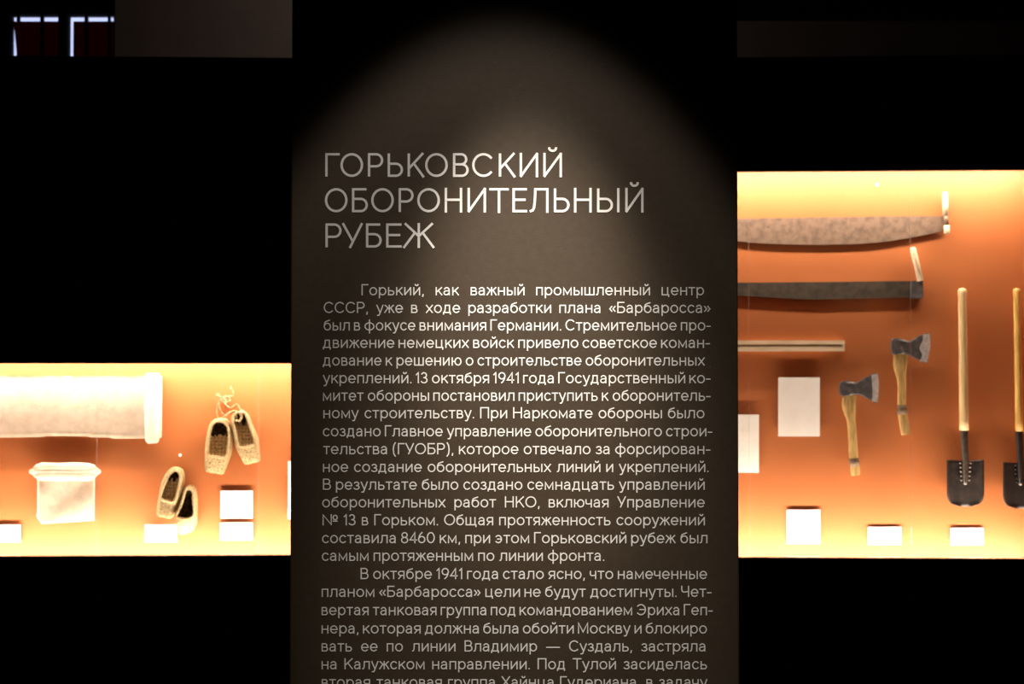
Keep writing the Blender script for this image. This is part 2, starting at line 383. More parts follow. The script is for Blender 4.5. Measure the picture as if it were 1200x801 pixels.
def bowl(y0, y1, x=1.0, asp=1.0):                 # half-round bowl opening from the stem; y0 < y1
    r = (y1 - y0) / 2; rx = min(r * asp, x * .75); cx = x - rx
    return [(0, y1)] + arc(cx, (y0 + y1) / 2, rx, r, 90, -90, 14) + [(0, y0)]
def glyph(c, asp):                                # asp = height / width of the drawn box
    O = arc(.5, .5, .5, .5, 0, 360, 40)[:-1]
    g = {'Г': [[(0, 0), (0, 1), (1, 1)]], 'О': [('c', O)],
         'Р': [[(0, 0), (0, 1)], bowl(.44, 1, 1, asp)], 'Ь': [[(0, 1), (0, 0)], bowl(0, .56, 1, asp)],
         'К': [[(0, 0), (0, 1)], [(.95, 1.03), (.0, .33)], [(.33, .58), (1.0, -.04)]],
         'В': [[(0, 0), (0, 1)], bowl(.53, 1, .90, asp), bowl(0, .53, 1, asp)],
         'С': [arc(.53, .5, .53, .5, 42, 318, 34)],
         'И': [[(0, 1.03), (0, 0)], [(0, -.02), (1, 1.02)], [(1, 1.03), (1, -.03)]],
         'Б': [[(.92, 1), (0, 1), (0, 0)], bowl(0, .56, 1, asp)],
         'Н': [[(0, -.03), (0, 1.03)], [(1, -.03), (1, 1.03)], [(0, .52), (1, .52)]],
         'Т': [[(-.03, 1), (1.03, 1)], [(.5, 1), (.5, -.05)]],
         'Е': [[(1.03, 1), (0, 1), (0, 0), (1.05, 0)], [(0, .52), (.93, .52)]],
         'Л': [[(1, -.04), (1, 1), (.27, 1)] + [(.26, .7), (.235, .4), (.19, .15), (.11, .03), (-.02, 0)]],
         'У': [[(-.02, 1.03), (.5, .26)], [(1.02, 1.03), (.37, -.04)]],
         'Ж': [[(.5, -.03), (.5, 1.03)], [(.03, 1.03), (.5, .47)], [(.97, 1.03), (.5, .47)], [(.36, .62), (-.02, -.04)], [(.64, .62), (1.02, -.04)]]}
    if c == 'Й':
        return g['И'] + [arc(.5, 1.29, .21, .13, 180, 360, 12)]
    return g[c]
ZS = .225
def title(items, top, base):
    sw = 2.75
    for c, a, b in items:
        bm = bmesh.new()
        x0 = 340 + a * ZS + sw / 2; x1 = 340 + b * ZS - sw / 2; t = top + sw / 2; bs = base - sw / 2
        asp = (bs - t) / (x1 - x0)
        for k, st in enumerate(glyph(c, asp)):
            cl = st[0] == 'c'; pts = st[1] if cl else st
            ribbon(bm, [(x0 + (x1 - x0) * p[0], bs + (t - bs) * p[1]) for p in pts], sw, cl, -.0008 - .00012 * k, 0 if cl else sw * .35)
        obj('heading_letter', bm, M['letter'], pe)
R2 = 1155.6
title([('Г', 183, 260), ('О', 262, 380), ('Р', 405, 485), ('Ь', 508, 588), ('К', 612, 700), ('О', 703, 821), ('В', 848, 930), ('С', 948, 1060),
       ('К', 1087, 1175), ('И', R2 + 40, R2 + 136), ('Й', R2 + 163, R2 + 260)], 179.3, 207.2)
title([('О', 181, 299), ('Б', 322, 405), ('О', 422, 540), ('Р', 565, 643), ('О', 662, 780), ('Н', 805, 896), ('И', 924, 1020), ('Т', 1038, 1138),
       ('Е', 1158, 1233), ('Л', R2 + 92, R2 + 190), ('Ь', R2 + 218, R2 + 300), ('Н', R2 + 323, R2 + 415), ('Ь', R2 + 443, R2 + 526), ('Й', R2 + 590, R2 + 685)], 220.3, 248.6)
title([('Р', 184, 268), ('У', 272, 377), ('Б', 395, 477), ('Е', 500, 580), ('Ж', 590, 750)], 261.6, 290.0)
bm = bmesh.new(); xx = 340 + (R2 + 553.5) * ZS
ribbon(bm, [(xx, 220.3), (xx, 248.6)], 2.75); obj('heading_letter', bm, M['letter'], pe)   # upright of the letter that ends the adjective

TEXT = [(345.9, 423.7, 825.0, 'Горький, как важный промышленный центр'),
 (366.6, 379.4, 832.9, 'СССР, уже в ходе разработки плана «Барбаросса»'),
 (387.1, 379.4, 832.9, 'был в фокусе внимания Германии. Стремительное про-'),
 (407.5, 378.3, 832.0, 'движение немецких войск привело советское коман-'),
 (428.2, 378.3, 826.0, 'дование к решению о строительстве оборонительных'),
 (448.9, 378.5, 832.6, 'укреплений. 13 октября 1941 года Государственный ко-'),
 (469.4, 378.5, 832.6, 'митет обороны постановил приступить к оборонитель-'),
 (489.9, 379.0, 825.5, 'ному строительству. При Наркомате обороны было'),
 (511.1, 378.4, 834.7, 'создано Главное управление оборонительного строи-'),
 (532.0, 378.8, 832.4, 'тельства (ГУОБР), которое отвечало за форсирован-'),
 (552.9, 378.5, 830.4, 'ное создание оборонительных линий и укреплений.'),
 (573.6, 378.5, 825.8, 'В результате было создано семнадцать управлений'),
 (594.3, 377.6, 825.8, 'оборонительных работ НКО, включая Управление'),
 (615.2, 378.0, 826.0, '№ 13 в Горьком. Общая протяженность сооружений'),
 (636.2, 377.4, 829.0, 'составила 8460 км, при этом Горьковский рубеж был'),
 (656.9, 377.2, 708.2, 'самым протяженным по линии фронта.'),
 (678.2, 422.6, 828.6, 'В октябре 1941 года стало ясно, что намеченные'),
 (699.1, 377.0, 833.8, 'планом «Барбаросса» цели не будут достигнуты. Чет-'),
 (720.5, 376.9, 835.3, 'вертая танковая группа под командованием Эриха Геп-'),
 (742.0, 376.9, 828.4, 'нера, которая должна была обойти Москву и блокиро'),
 (763.0, 376.9, 827.0, 'вать ее по линии Владимир — Суздаль, застряла'),
 (783.9, 376.9, 828.4, 'на Калужском направлении. Под Тулой засиделась'),
 (805.0, 377.0, 828.8, 'вторая танковая группа Хайнца Гудериана, в задачу')]
BW = 1.32                                          # stroke width, pixels
XH, CAPH = 9.7, 13.1
def A_(*a): return arc(*a)
def body_glyph(c, asp):
    O = ('c', arc(.5, .5, .5, .5, 0, 360, 20)[:-1])
    S = lambda x: [(x, 0), (x, 1)]
    g = {'о': [O], 'О': [O], '0': [O],
     'с': [A_(.53, .5, .53, .5, 44, 316, 16)], 'е': [A_(.5, .5, .5, .5, 0, 316, 16), [(.04, .49), (.96, .49)]],
     'э': [A_(.47, .5, .53, .5, 136, -136, 16), [(.35, .51), (.9, .51)]],
     'в': [S(0), bowl(.53, 1, .88, asp), bowl(0, .53, 1, asp)], 'г': [[(0, 0), (0, 1), (1, 1)]],
     'д': [[(.88, .05), (.88, 1), (.27, 1), (.26, .6), (.2, .25), (.08, .05)], [(0, -.22), (0, 0), (1, 0), (1, -.22)]],
     'ж': [S(.5), [(.04, 1), (.47, .5)], [(.96, 1), (.53, .5)], [(.34, .62), (0, 0)], [(.66, .62), (1, 0)]],
     'з': [A_(.45, .76, .43, .24, 152, -90, 10), A_(.45, .26, .52, .26, 90, -150, 10)],
     'и': [S(0), [(.05, .05), (.95, .95)], S(1)], 'к': [S(0), [(.93, 1), (.1, .42)], [(.36, .6), (.98, 0)]],
     'л': [[(1, 0), (1, 1), (.25, 1), (.24, .6), (.2, .2), (.1, .02), (0, 0)]],
     'м': [[(0, 0), (0, .97), (.5, .12), (1, .97), (1, 0)]], 'н': [S(0), S(1), [(.1, .52), (.9, .52)]],
     'п': [[(0, 0), (0, 1), (1, 1), (1, 0)]], 'р': [[(0, -.40), (0, 1)], O], 'т': [[(0, 1), (1, 1)], [(.5, .9), (.5, 0)]],
     'у': [[(0, 1), (.48, .08)], [(1, 1), (.44, -.26), (.33, -.40), (.12, -.40)]], 'ф': [[(.5, -.40), (.5, 1.40)], O],
     'х': [[(.02, 1), (.98, 0)], [(.98, 1), (.02, 0)]], 'ц': [[(0, 1), (0, 0), (1, 0), (1, -.24)], [(.84, .1), (.84, 1)]],
     'ч': [[(0, 1), (0, .66), (.06, .5), (.2, .42), (.4, .40), (.9, .46)], S(1)],
     'ш': [[(0, 1), (0, 0), (1, 0), (1, 1)], [(.5, .1), (.5, 1)]],
     'щ': [[(0, 1), (0, 0), (1, 0), (1, -.24)], [(.45, .1), (.45, 1)], [(.9, .1), (.9, 1)]],
     'ь': [S(0), bowl(0, .56, 1, asp)], 'ы': [S(0), [(p[0] * .64, p[1]) for p in bowl(0, .56, 1, asp * 1.5)], S(1)],
     'ю': [S(0), [(.08, .5), (.3, .5)], ('c', arc(.66, .5, .34, .5, 0, 360, 18)[:-1])],
     'я': [S(1), [(1 - p[0], p[1]) for p in bowl(.44, 1, 1, asp)], [(.5, .40), (.05, 0)]],
     'а': [[(.93, 0), (.93, .66)] + A_(.49, .66, .44, .34, 20, 152, 8), [(.88, .57), (.4, .55)] + A_(.38, .275, .38, .275, 90, 270, 8) + [(.62, .03), (.9, .25)]],
     'б': [('c', arc(.5, .47, .5, .47, 0, 360, 20)[:-1]), [(0, .5), (.03, .85), (.16, 1.12), (.45, 1.25), (.85, 1.36)]],
     'Э': [A_(.47, .5, .53, .5, 136, -136, 16), [(.35, .51), (.9, .51)]], 'П': [[(0, 0), (0, 1), (1, 1), (1, 0)]],
     'М': [[(0, 0), (0, 1), (.5, .1), (1, 1), (1, 0)]], 'Х': [[(.02, 1), (.98, 0)], [(.98, 1), (.02, 0)]],
     'Ч': [[(0, 1), (0, .66), (.08, .5), (.25, .43), (.9, .47)], S(1)], 'Г': [[(0, 0), (0, 1), (1, 1)]],
     'Б': [[(.9, 1), (0, 1), (0, 0)], bowl(0, .56, 1, asp)], 'Р': [S(0), bowl(.44, 1, 1, asp)], 'В': [S(0), bowl(.53, 1, .9, asp), bowl(0, .53, 1, asp)],
     'К': [S(0), [(.95, 1), (.1, .42)], [(.36, .6), (.98, 0)]], 'Н': [S(0), S(1), [(.1, .52), (.9, .52)]], 'С': [A_(.53, .5, .53, .5, 44, 316, 18)],
     'Т': [[(0, 1), (1, 1)], [(.5, .9), (.5, 0)]], 'У': [[(0, 1), (.5, .27)], [(1, 1), (.36, 0)]],
     '1': [[(0, .8), (.9, 1), (.9, 0)]], '3': [A_(.45, .75, .42, .25, 152, -90, 10), A_(.45, .25, .52, .26, 90, -150, 10)],
     '4': [[(.76, 0), (.76, 1), (0, .27), (1, .27)]], '8': [('c', arc(.5, .76, .42, .24, 0, 360, 14)[:-1]), ('c', arc(.5, .26, .5, .27, 0, 360, 16)[:-1])],
     '6': [('c', arc(.5, .31, .5, .31, 0, 360, 16)[:-1]), [(.0, .33), (.1, .62), (.3, .86), (.55, 1)]],
     '9': [('c', arc(.5, .69, .5, .31, 0, 360, 16)[:-1]), [(1, .67), (.9, .38), (.7, .14), (.45, 0)]],
     '-': [[(0, .36), (1, .36)]], '—': [[(0, .36), (1, .36)]],
     '.': [[(.5, 0), (.5, .02)]], ',': [[(.6, .02), (.2, -.16)]],
     '«': [[(.4, .6), (.05, .36), (.4, .12)], [(.95, .6), (.6, .36), (.95, .12)]], '»': [[(.05, .6), (.4, .36), (.05, .12)], [(.6, .6), (.95, .36), (.6, .12)]],
     '(': [[(1, 1.08), (.3, .85), (0, .42), (.3, -.02), (1, -.24)]], ')': [[(0, 1.08), (.7, .85), (1, .42), (.7, -.02), (0, -.24)]],
     '№': [[(0, 0), (0, .98), (.58, .02), (.58, 1)], ('c', arc(.86, .72, .15, .22, 0, 360, 14)[:-1]), [(.72, .36), (1, .36)]]}
    if c == 'й': return g['и'] + [arc(.5, 1.44, .24, .16, 185, 355, 8)]
    return g[c]
WID = dict(zip('абвгдежзийклмнопрстуфхцчшщьыэюя', (7.3, 8.2, 7.0, 5.4, 8.7, 8.3, 11.0, 6.8, 7.5, 7.5, 7.4, 8.3, 9.3, 7.4, 8.5, 7.2, 8.1, 7.7, 7.3, 7.8, 11.4, 7.9, 8.3, 7.0, 11.0, 11.9, 6.9, 9.4, 7.6, 11.2, 7.2)))
WID.update(dict(zip('ГСРБНУОПВКЭМТХЧ', (7.4, 10.8, 8.4, 8.5, 9.6, 9.3, 11.9, 9.6, 8.6, 9.3, 10.8, 11.2, 9.6, 9.6, 8.6))))
WID.update({'1': 3.6, '3': 7.7, '4': 8.4, '6': 8.0, '8': 7.9, '9': 8.0, '0': 8.8, '-': 5.0, '—': 15.0, '.': 1.6, ',': 2.2, '«': 7.6, '»': 7.6, '(': 3.4, ')': 3.4, '№': 16.5})
def bear(c):                                       # left and right side bearings, pixels
    if c in 'оОсСэЭ0689фб': l = .75
    elif c in 'тТуУхХжл4дЧч«»-—': l = .45
    elif c in 'еаз3(я': l = .7
    else: l = 1.15
    if c in 'оОбр0689ьфюеРВБв': r_ = .75
    elif c in 'гГтТуУхХжксС4кК«»-—з': r_ = .4
    else: r_ = 1.15
    if c in '.,': l, r_ = .9, .8
    return l, r_
def word_w(s):
    return sum(bear(c)[0] + WID[c] + bear(c)[1] for c in s) - bear(s[0])[0] - bear(s[-1])[1]
ref = TEXT[15][3].split(' ')
K0 = (TEXT[15][2] - TEXT[15][1] - 4 * 6.0) / sum(word_w(w) for w in ref)
for yb, xa, xb, s in TEXT:
    ws = s.split(' '); tot = sum(word_w(w) for w in ws); k = K0
    gap = (xb - xa - tot * k) / (len(ws) - 1)
    if gap < 5.0: gap = 5.0; k = (xb - xa - gap * (len(ws) - 1)) / tot
    bm = bmesh.new(); x = xa
    for w in ws:
        x -= bear(w[0])[0] * k
        for c in w:
            x += bear(c)[0] * k
            lower = c in 'абвгдежзийклмнопрстуфхцчшщьыэюя'
            Hc = (XH if lower else CAPH) - BW; Wc = WID[c] * k - BW; x0 = x + BW / 2; y0 = yb - BW / 2
            for n_, st in enumerate(body_glyph(c, Hc / max(Wc, 1))):
                cl = st[0] == 'c'; pts = st[1] if cl else st
                ribbon(bm, [(x0 + Wc * p[0], y0 - Hc * p[1]) for p in pts], BW, cl, -.0008 - .00006 * n_, 0 if cl else BW / 2)
            x += (WID[c] + bear(c)[1]) * k
        x += gap - bear(w[-1])[1] * k
    obj('text_line', bm, M['letter'], pe)['kind'] = 'stuff'

# ------------------------------------------------------------------ exhibits: cards and papers
def card(name, label, cat, fr, x0, y0, x1, y1, m, off=.03, group=None, slant=0, lines=None, spx=None):
    v = DEPTH - off
    t = Thing(name, label, cat, fr, (x0 + x1) / 2, (y0 + y1) / 2, v, group)
    q = [t.q(x0, y1, v), t.q(x1 + slant, y1, v), t.q(x1, y0, v), t.q(x0, y0, v)]
    bm = bmesh.new(); prism(bm, [(p.x, p.z) for p in q], 0, .004, .0008)
    t.part('card', bm, m)
    s0, s1 = spx or (x0 + (x1 - x0) * .35, x1 - (x1 - x0) * .35)
    a = t.q(s0, (y0 + y1) / 2 + 4, v); b = t.q(s1, (y0 + y1) / 2 - 4, v)
    t.part('spacer', bxm((a.x, .004, a.z), (b.x, off - .0005, b.z)), M['spacer'])
    if lines:
        bm = bmesh.new()
        for (lx0, ly, lx1, lw) in lines:
            a = t.q(lx0, ly + lw / 2, v - .0006); b = t.q(lx1, ly - lw / 2, v - .0006)
            bm.faces.new([bm.verts.new(p) for p in ((a.x, -.0006, a.z), (b.x, -.0006, a.z), (b.x, -.0006, b.z), (a.x, -.0006, b.z))])
        t.part('printed_rules', bm, M['print'])
    return t
card('caption_card', 'white caption card at the left picture edge under the small cloth', 'label', FL, -14, 614.5, 24, 635, M['paper'], .018)
card('caption_card', 'white caption card overlapping the toe of the lower bast shoes', 'label', FL, 169.7, 614.4, 206, 634.8, M['paper'], .12, slant=2, spx=(172, 184))
card('caption_card', 'square white caption card right of the bast shoes, upper of two', 'label', FL, 258.3, 574.6, 296, 607, M['paper'], .013)
card('caption_card', 'flat white caption card right of the bast shoes, lower of two', 'label', FL, 258, 612, 296.3, 632.6, M['paper'], .018)
card('mounted_sheet', 'tall white sheet peeking out behind the left edge of the text panel', 'document', FL, 337.5, 540, 384, 608, M['paper'], .025)
ln = [(925, 449 + 0, 950, .8)] + [(917, 454 + i * 5.6, 956 - (i % 3) * 2, .35) for i in range(9)]
card('paper_document', 'upright cream document left of the lower axe', 'document', FR, 912, 442, 960.8, 511, M['oldpaper'], .016, lines=ln)
ln = [(870, 497.5, 879, 1.0), (866, 505, 888, .7)] + [(866, 512 + i * 5.5, 886, .35) for i in range(7)]
card('paper_document', 'cream document partly hidden behind the right edge of the text panel', 'document', FR, 842, 485.5, 889.4, 553.5, M['oldpaper'], .015, lines=ln)
card('caption_card', 'square white caption card below the upright cream document', 'label', FR, 922, 597, 961.2, 637, M['paper'], .012)
card('caption_card', 'small white caption card below the two axes', 'label', FR, 1017.3, 617.2, 1056, 638, M['paper'], .013)
card('caption_card', 'small white caption card below the complete shovel', 'label', FR, 1114, 618.2, 1152.6, 638.4, M['paper'], .013)

# ------------------------------------------------------------------ exhibits: cloths
V0 = DEPTH
t = Thing('rolled_cloth', 'long cream canvas strip with a rolled right end', 'cloth', FL, 90, 478, V0 - .03)
nx, nz = 60, 10; bm = bmesh.new(); G = []
for i in range(nx + 1):
    col = []
    for j in range(nz + 1):
        fx = i / nx; fz = j / nz
        px = -52 + fx * 226
        yb_ = 512.0 + 0.9 * math.sin(fx * 9) * 0.5 - (1.0 if 50 < px < 105 else 0) + (1.2 if px > 130 else 0)
        py = 440.2 + fz * (yb_ - 440.2)
        v = V0 - .046 - .010 * math.sin(fz * math.pi) - .003 * math.sin(fx * 17 + fz * 3) - .010 * fz * math.exp(-((px - 78) / 28) ** 2)
        col.append(bm.verts.new(t.q(px, py, v)))
    G.append(col)
for i in range(nx):
    for j in range(nz): bm.faces.new((G[i][j], G[i + 1][j], G[i + 1][j + 1], G[i][j + 1]))
bmesh.ops.solidify(bm, geom=bm.faces[:], thickness=.004)
t.part('sheet', bm, M['cloth'], smooth=True)
bm = bmesh.new()
loft(bm, [t.q(178.5, y, V0 - .045) for y in (437, 438.5, 450, 470, 490, 505, 516, 518.8)], [.03, .036, .038, .038, .037, .036, .034, .024], 16, wob=.04)
t.part('roll', bm, M['cloth'], smooth=True)
bm = bmesh.new()
loft(bm, [t.q(186.6, y, V0 - .03) for y in (440, 441, 460, 480, 500, 511.5, 513)], [.009, .013, .0145, .0135, .014, .013, .008], 12, wob=.06)
t.part('roll_edge', bm, M['cloth'], smooth=True)
t.part('hanging_bar', bxm(tuple(t.q(-50, 446, V0 - .04)), (t.q(168, 446, V0 - .04).x, t.q(0, 0, V0 - .002).y, t.q(-50, 441.5, V0).z)), M['spacer'])

t = Thing('rolled_cloth', 'small cream canvas cloth hanging from a rolled top edge', 'cloth', FL, 76, 577, V0 - .03)
def prof(x0, x1, y, r, taper):
    n = 14; cs = []; rs = []
    for i in range(n + 1):
        f = i / n; cs.append(t.q(x0 + (x1 - x0) * f, y(f), V0 - .035)); e = min(f, 1 - f) * n
        rs.append(r * (taper + (1 - taper) * min(1, e / 1.6)))
    return cs, rs
bm = bmesh.new(); loft(bm, *prof(38, 114.5, lambda f: 547.2 + 3.0 * abs(2 * f - 1) ** 8, .0235, .3), n=14, wob=.05); t.part('roll', bm, M['cloth'], smooth=True)
bm = bmesh.new(); loft(bm, *prof(38.5, 114, lambda f: 557.3 - 2.6 * abs(2 * f - 1) ** 8, .0245, .3), n=14, wob=.05); t.part('roll', bm, M['cloth'], smooth=True)
bm = bmesh.new(); loft(bm, [t.q(x, 552.3, V0 - .042) for x in (34.3, 36, 60, 90, 116, 118)], [.006, .013, .016, .016, .013, .006], 10); t.part('roll_core', bm, M['cloth'], smooth=True)
bm = bmesh.new(); G = []
for i in range(25):
    col = []
    for j in range(17):
        fx, fz = i / 24, j / 16
        xl = 42.6 + (1.0 if fz < .8 else 0) + 7 * max(0, fz - .84) / .16 * .9; xr = 111.2 - .6 * fz
        ybot = 613.6 - 3.8 * fx
        px = xl + (xr - xl) * fx; py = 560 + (ybot - 560) * fz
        v = V0 - .018 - .006 * math.sin(fx * 11 + 1.3 * fz) * fz - .006 * math.sin(fx * 5 + fz * 6)
        col.append(bm.verts.new(t.q(px, py, v)))
    G.append(col)
for i in range(24):
    for j in range(16): bm.faces.new((G[i][j], G[i + 1][j], G[i + 1][j + 1], G[i][j + 1]))
bmesh.ops.solidify(bm, geom=bm.faces[:], thickness=.004)
t.part('sheet', bm, M['cloth'], smooth=True)

# small pins with pale heads
for lab, fr_, px, py in (('tiny pale wall pin above the lower pair of bast shoes', FL, 211, 533), ('tiny pale wall pin above the topmost saw', FR, 1027.8, 216.5)):
    t = Thing('wall_pin', lab, 'pin', fr_, px, py, V0 - .02)
    bm = bmesh.new(); c = t.q(px, py, V0 - .02)
    loft(bm, [c + Vector((0, d, 0)) for d in (-.006, -.004, 0, .003)], [.003, .0085, .0085, .004], 10)
    t.part('pin_head', bm, M['paper'], smooth=True)
    bm = bmesh.new(); loft(bm, [c + Vector((0, d, 0)) for d in (.003, .0195)], [.002, .002], 8); t.part('pin_shank', bm, M['rivet'])

# ------------------------------------------------------------------ exhibits: bast shoes
def resample(pts, n):
    pts = smooth_pts(pts, True, 8); m = len(pts); L = [0]
    for i in range(m): L.append(L[-1] + (pts[(i + 1) % m] - pts[i]).length)
    out = []; k = 0
    for i in range(n):
        s_ = L[-1] * i / n
        while L[k + 1] < s_: k += 1
        f = (s_ - L[k]) / max(1e-9, L[k + 1] - L[k]); out.append(pts[k % m].lerp(pts[(k + 1) % m], f))
    return out
def shoe(label, outer, inner, org, zs, base, dark_rings, hgt=.075):
    ox, oy = org
    op = [(ox + a / zs, oy + b / zs) for a, b in outer]; ip = [(ox + a / zs, oy + b / zs) for a, b in inner]
    cx = sum(p[0] for p in op) / len(op); cy = sum(p[1] for p in op) / len(op)
    t = Thing('bast_shoe', label, 'shoe', FL, cx, cy, V0, 'bast shoes on the left case wall')
    n = 40
    vb = V0 - base
    O = [t.q(p.x, p.y, vb - .03) for p in resample(op, n)]; I = [t.q(p.x, p.y, vb - hgt) for p in resample(ip, n)]
    cO = sum(O, Vector()) / n; cI = sum(I, Vector()) / n
    def ring(f, yy, k=1.0):        # f 0 outer..1 inner
        r = []
        for o_, i_ in zip(O, I):
            p = o_.lerp(i_, f); c = cO.lerp(cI, f); p = c + (p - c) * k; p = Vector((p.x, yy, p.z)); r.append(p)
        return r
    y0 = t.q(cx, cy, vb).y
    prof_ = [(0, 0, .86), (0, -.006, .95), (0, -.022, 1.0), (.1, -.038, 1.0), (.3, -.05, 1.0), (.55, -.060, 1.0), (.8, -.068, 1.0), (1, -hgt + .002, 1.0)]
    bm = bmesh.new(); rings = []
    for f, d, k in prof_: rings.append([bm.verts.new(p) for p in ring(f, y0 + d * hgt / .075, k)])
    for a, b in zip(rings, rings[1:]):
        for i in range(n): bm.faces.new((a[i], a[(i + 1) % n], b[(i + 1) % n], b[i]))
    bm.faces.new(rings[0])
    t.part('woven_upper', bm, M['bast'], smooth=True)
    bm = bmesh.new(); rim = ring(1, y0 - hgt)
    rv = []
    for i in range(n):
        c = rim[i]; tn = (rim[(i + 1) % n] - rim[i - 1]).normalized(); s_ = tn.cross(Vector((0, 1, 0))).normalized()
        rr = .0062 * (1 + .12 * math.sin(i * 2.4))
        rv.append([bm.verts.new(c + s_ * math.cos(a) * rr + Vector((0, math.sin(a) * rr, 0))) for a in [2 * math.pi * k / 8 for k in range(8)]])
    for i in range(n):
        for k in range(8): bm.faces.new((rv[i][k], rv[(i + 1) % n][k], rv[(i + 1) % n][(k + 1) % 8], rv[i][(k + 1) % 8]))
    t.part('rim', bm, M['rim'], smooth=True)
    # inside: side walls of the opening and the insole, dark towards the heel
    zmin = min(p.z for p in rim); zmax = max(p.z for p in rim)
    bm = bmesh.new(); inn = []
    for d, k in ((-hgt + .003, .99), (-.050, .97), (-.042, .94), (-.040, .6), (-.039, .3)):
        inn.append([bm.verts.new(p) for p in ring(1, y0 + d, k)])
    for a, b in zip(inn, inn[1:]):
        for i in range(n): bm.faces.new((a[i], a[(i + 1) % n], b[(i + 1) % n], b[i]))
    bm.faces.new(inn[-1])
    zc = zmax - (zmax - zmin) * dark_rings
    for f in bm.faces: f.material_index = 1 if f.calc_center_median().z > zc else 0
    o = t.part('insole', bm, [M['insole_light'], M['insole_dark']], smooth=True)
    return t
Z3 = 6.305; O3 = (160, 430); Z4 = 6.163; O4 = (160, 530)
shoe('bast shoe with a pale woven insole, left of the tied upper pair',
     [(620, 372), (680, 392), (708, 470), (708, 560), (700, 640), (650, 770), (632, 792), (570, 785), (508, 768), (503, 700), (505, 600), (518, 500), (548, 405)],
     [(612, 398), (660, 418), (682, 470), (682, 560), (672, 640), (645, 668), (590, 662), (530, 648), (528, 570), (540, 490), (562, 420)], O3, Z3, .012, .42)
shoe('bast shoe with a dark heel and brown insole, right of the tied upper pair',
     [(770, 318), (820, 340), (862, 430), (900, 530), (908, 610), (912, 690), (860, 708), (800, 718), (765, 660), (735, 600), (712, 500), (700, 400), (715, 345)],
     [(775, 335), (808, 352), (840, 440), (876, 540), (872, 572), (830, 585), (770, 596), (748, 570), (730, 490), (716, 400), (730, 350)], O3, Z3, .012, .30)
shoe('bast shoe at the upper left of the lower pair',
     [(290, 102), (340, 130), (348, 200), (335, 280), (318, 350), (290, 430), (245, 478), (195, 470), (146, 455), (148, 390), (160, 300), (185, 195), (235, 120)],
     [(278, 128), (312, 150), (312, 210), (300, 270), (288, 320), (262, 358), (215, 350), (176, 330), (178, 290), (205, 215), (240, 155)], O4, Z4, .022, .32)
shoe('bast shoe with a dark insole at the lower right of the lower pair',
     [(380, 233), (425, 250), (440, 320), (440, 420), (436, 510), (405, 570), (355, 590), (310, 596), (285, 540), (280, 475), (305, 400), (335, 330), (345, 262)],
     [(375, 258), (408, 280), (412, 350), (416, 440), (398, 468), (350, 482), (290, 468), (292, 440), (320, 380), (342, 310), (352, 272)], O4, Z4, .012, .92)
t = Thing('tie_cord', 'knotted bast cord tying the upper pair of bast shoes', 'cord', FL, 264, 478, V0)
def cord(pts, r, v=.03, m='cord', name='cord_strand'):
    bm = bmesh.new(); P = [t.q(160 + a / Z3, 430 + b / Z3, V0 - v) for a, b in pts]
    P = smooth_pts(P, False, 5)
    P = [p + Vector((0, .003 * math.sin(i * 1.3), 0)) for i, p in enumerate(P)]
    loft(bm, P, [r * (1 + .22 * math.sin(i * 1.9)) for i in range(len(P))], 8); t.part(name, bm, M[m], smooth=True)
cord([(600, 375), (592, 320), (600, 270), (628, 235), (650, 225)], .0035)
cord([(640, 372), (668, 355), (690, 335), (725, 325), (755, 335), (770, 360)], .005, .085)
cord([(604, 262), (620, 320), (648, 352), (676, 340)], .0035)
cord([(650, 270), (688, 300), (715, 290), (745, 275), (765, 310), (790, 322)], .004, .045)
cord([(590, 205), (625, 225), (655, 245), (660, 270)], .006)
cord([(640, 232), (690, 215), (712, 215), (712, 180), (695, 150)], .004)
cord([(600, 195), (630, 250), (668, 262), (690, 240), (662, 215), (628, 232)], .0045)
cord([(740, 372), (730, 345), (757, 335), (775, 360), (762, 395), (735, 392)], .006, .088)

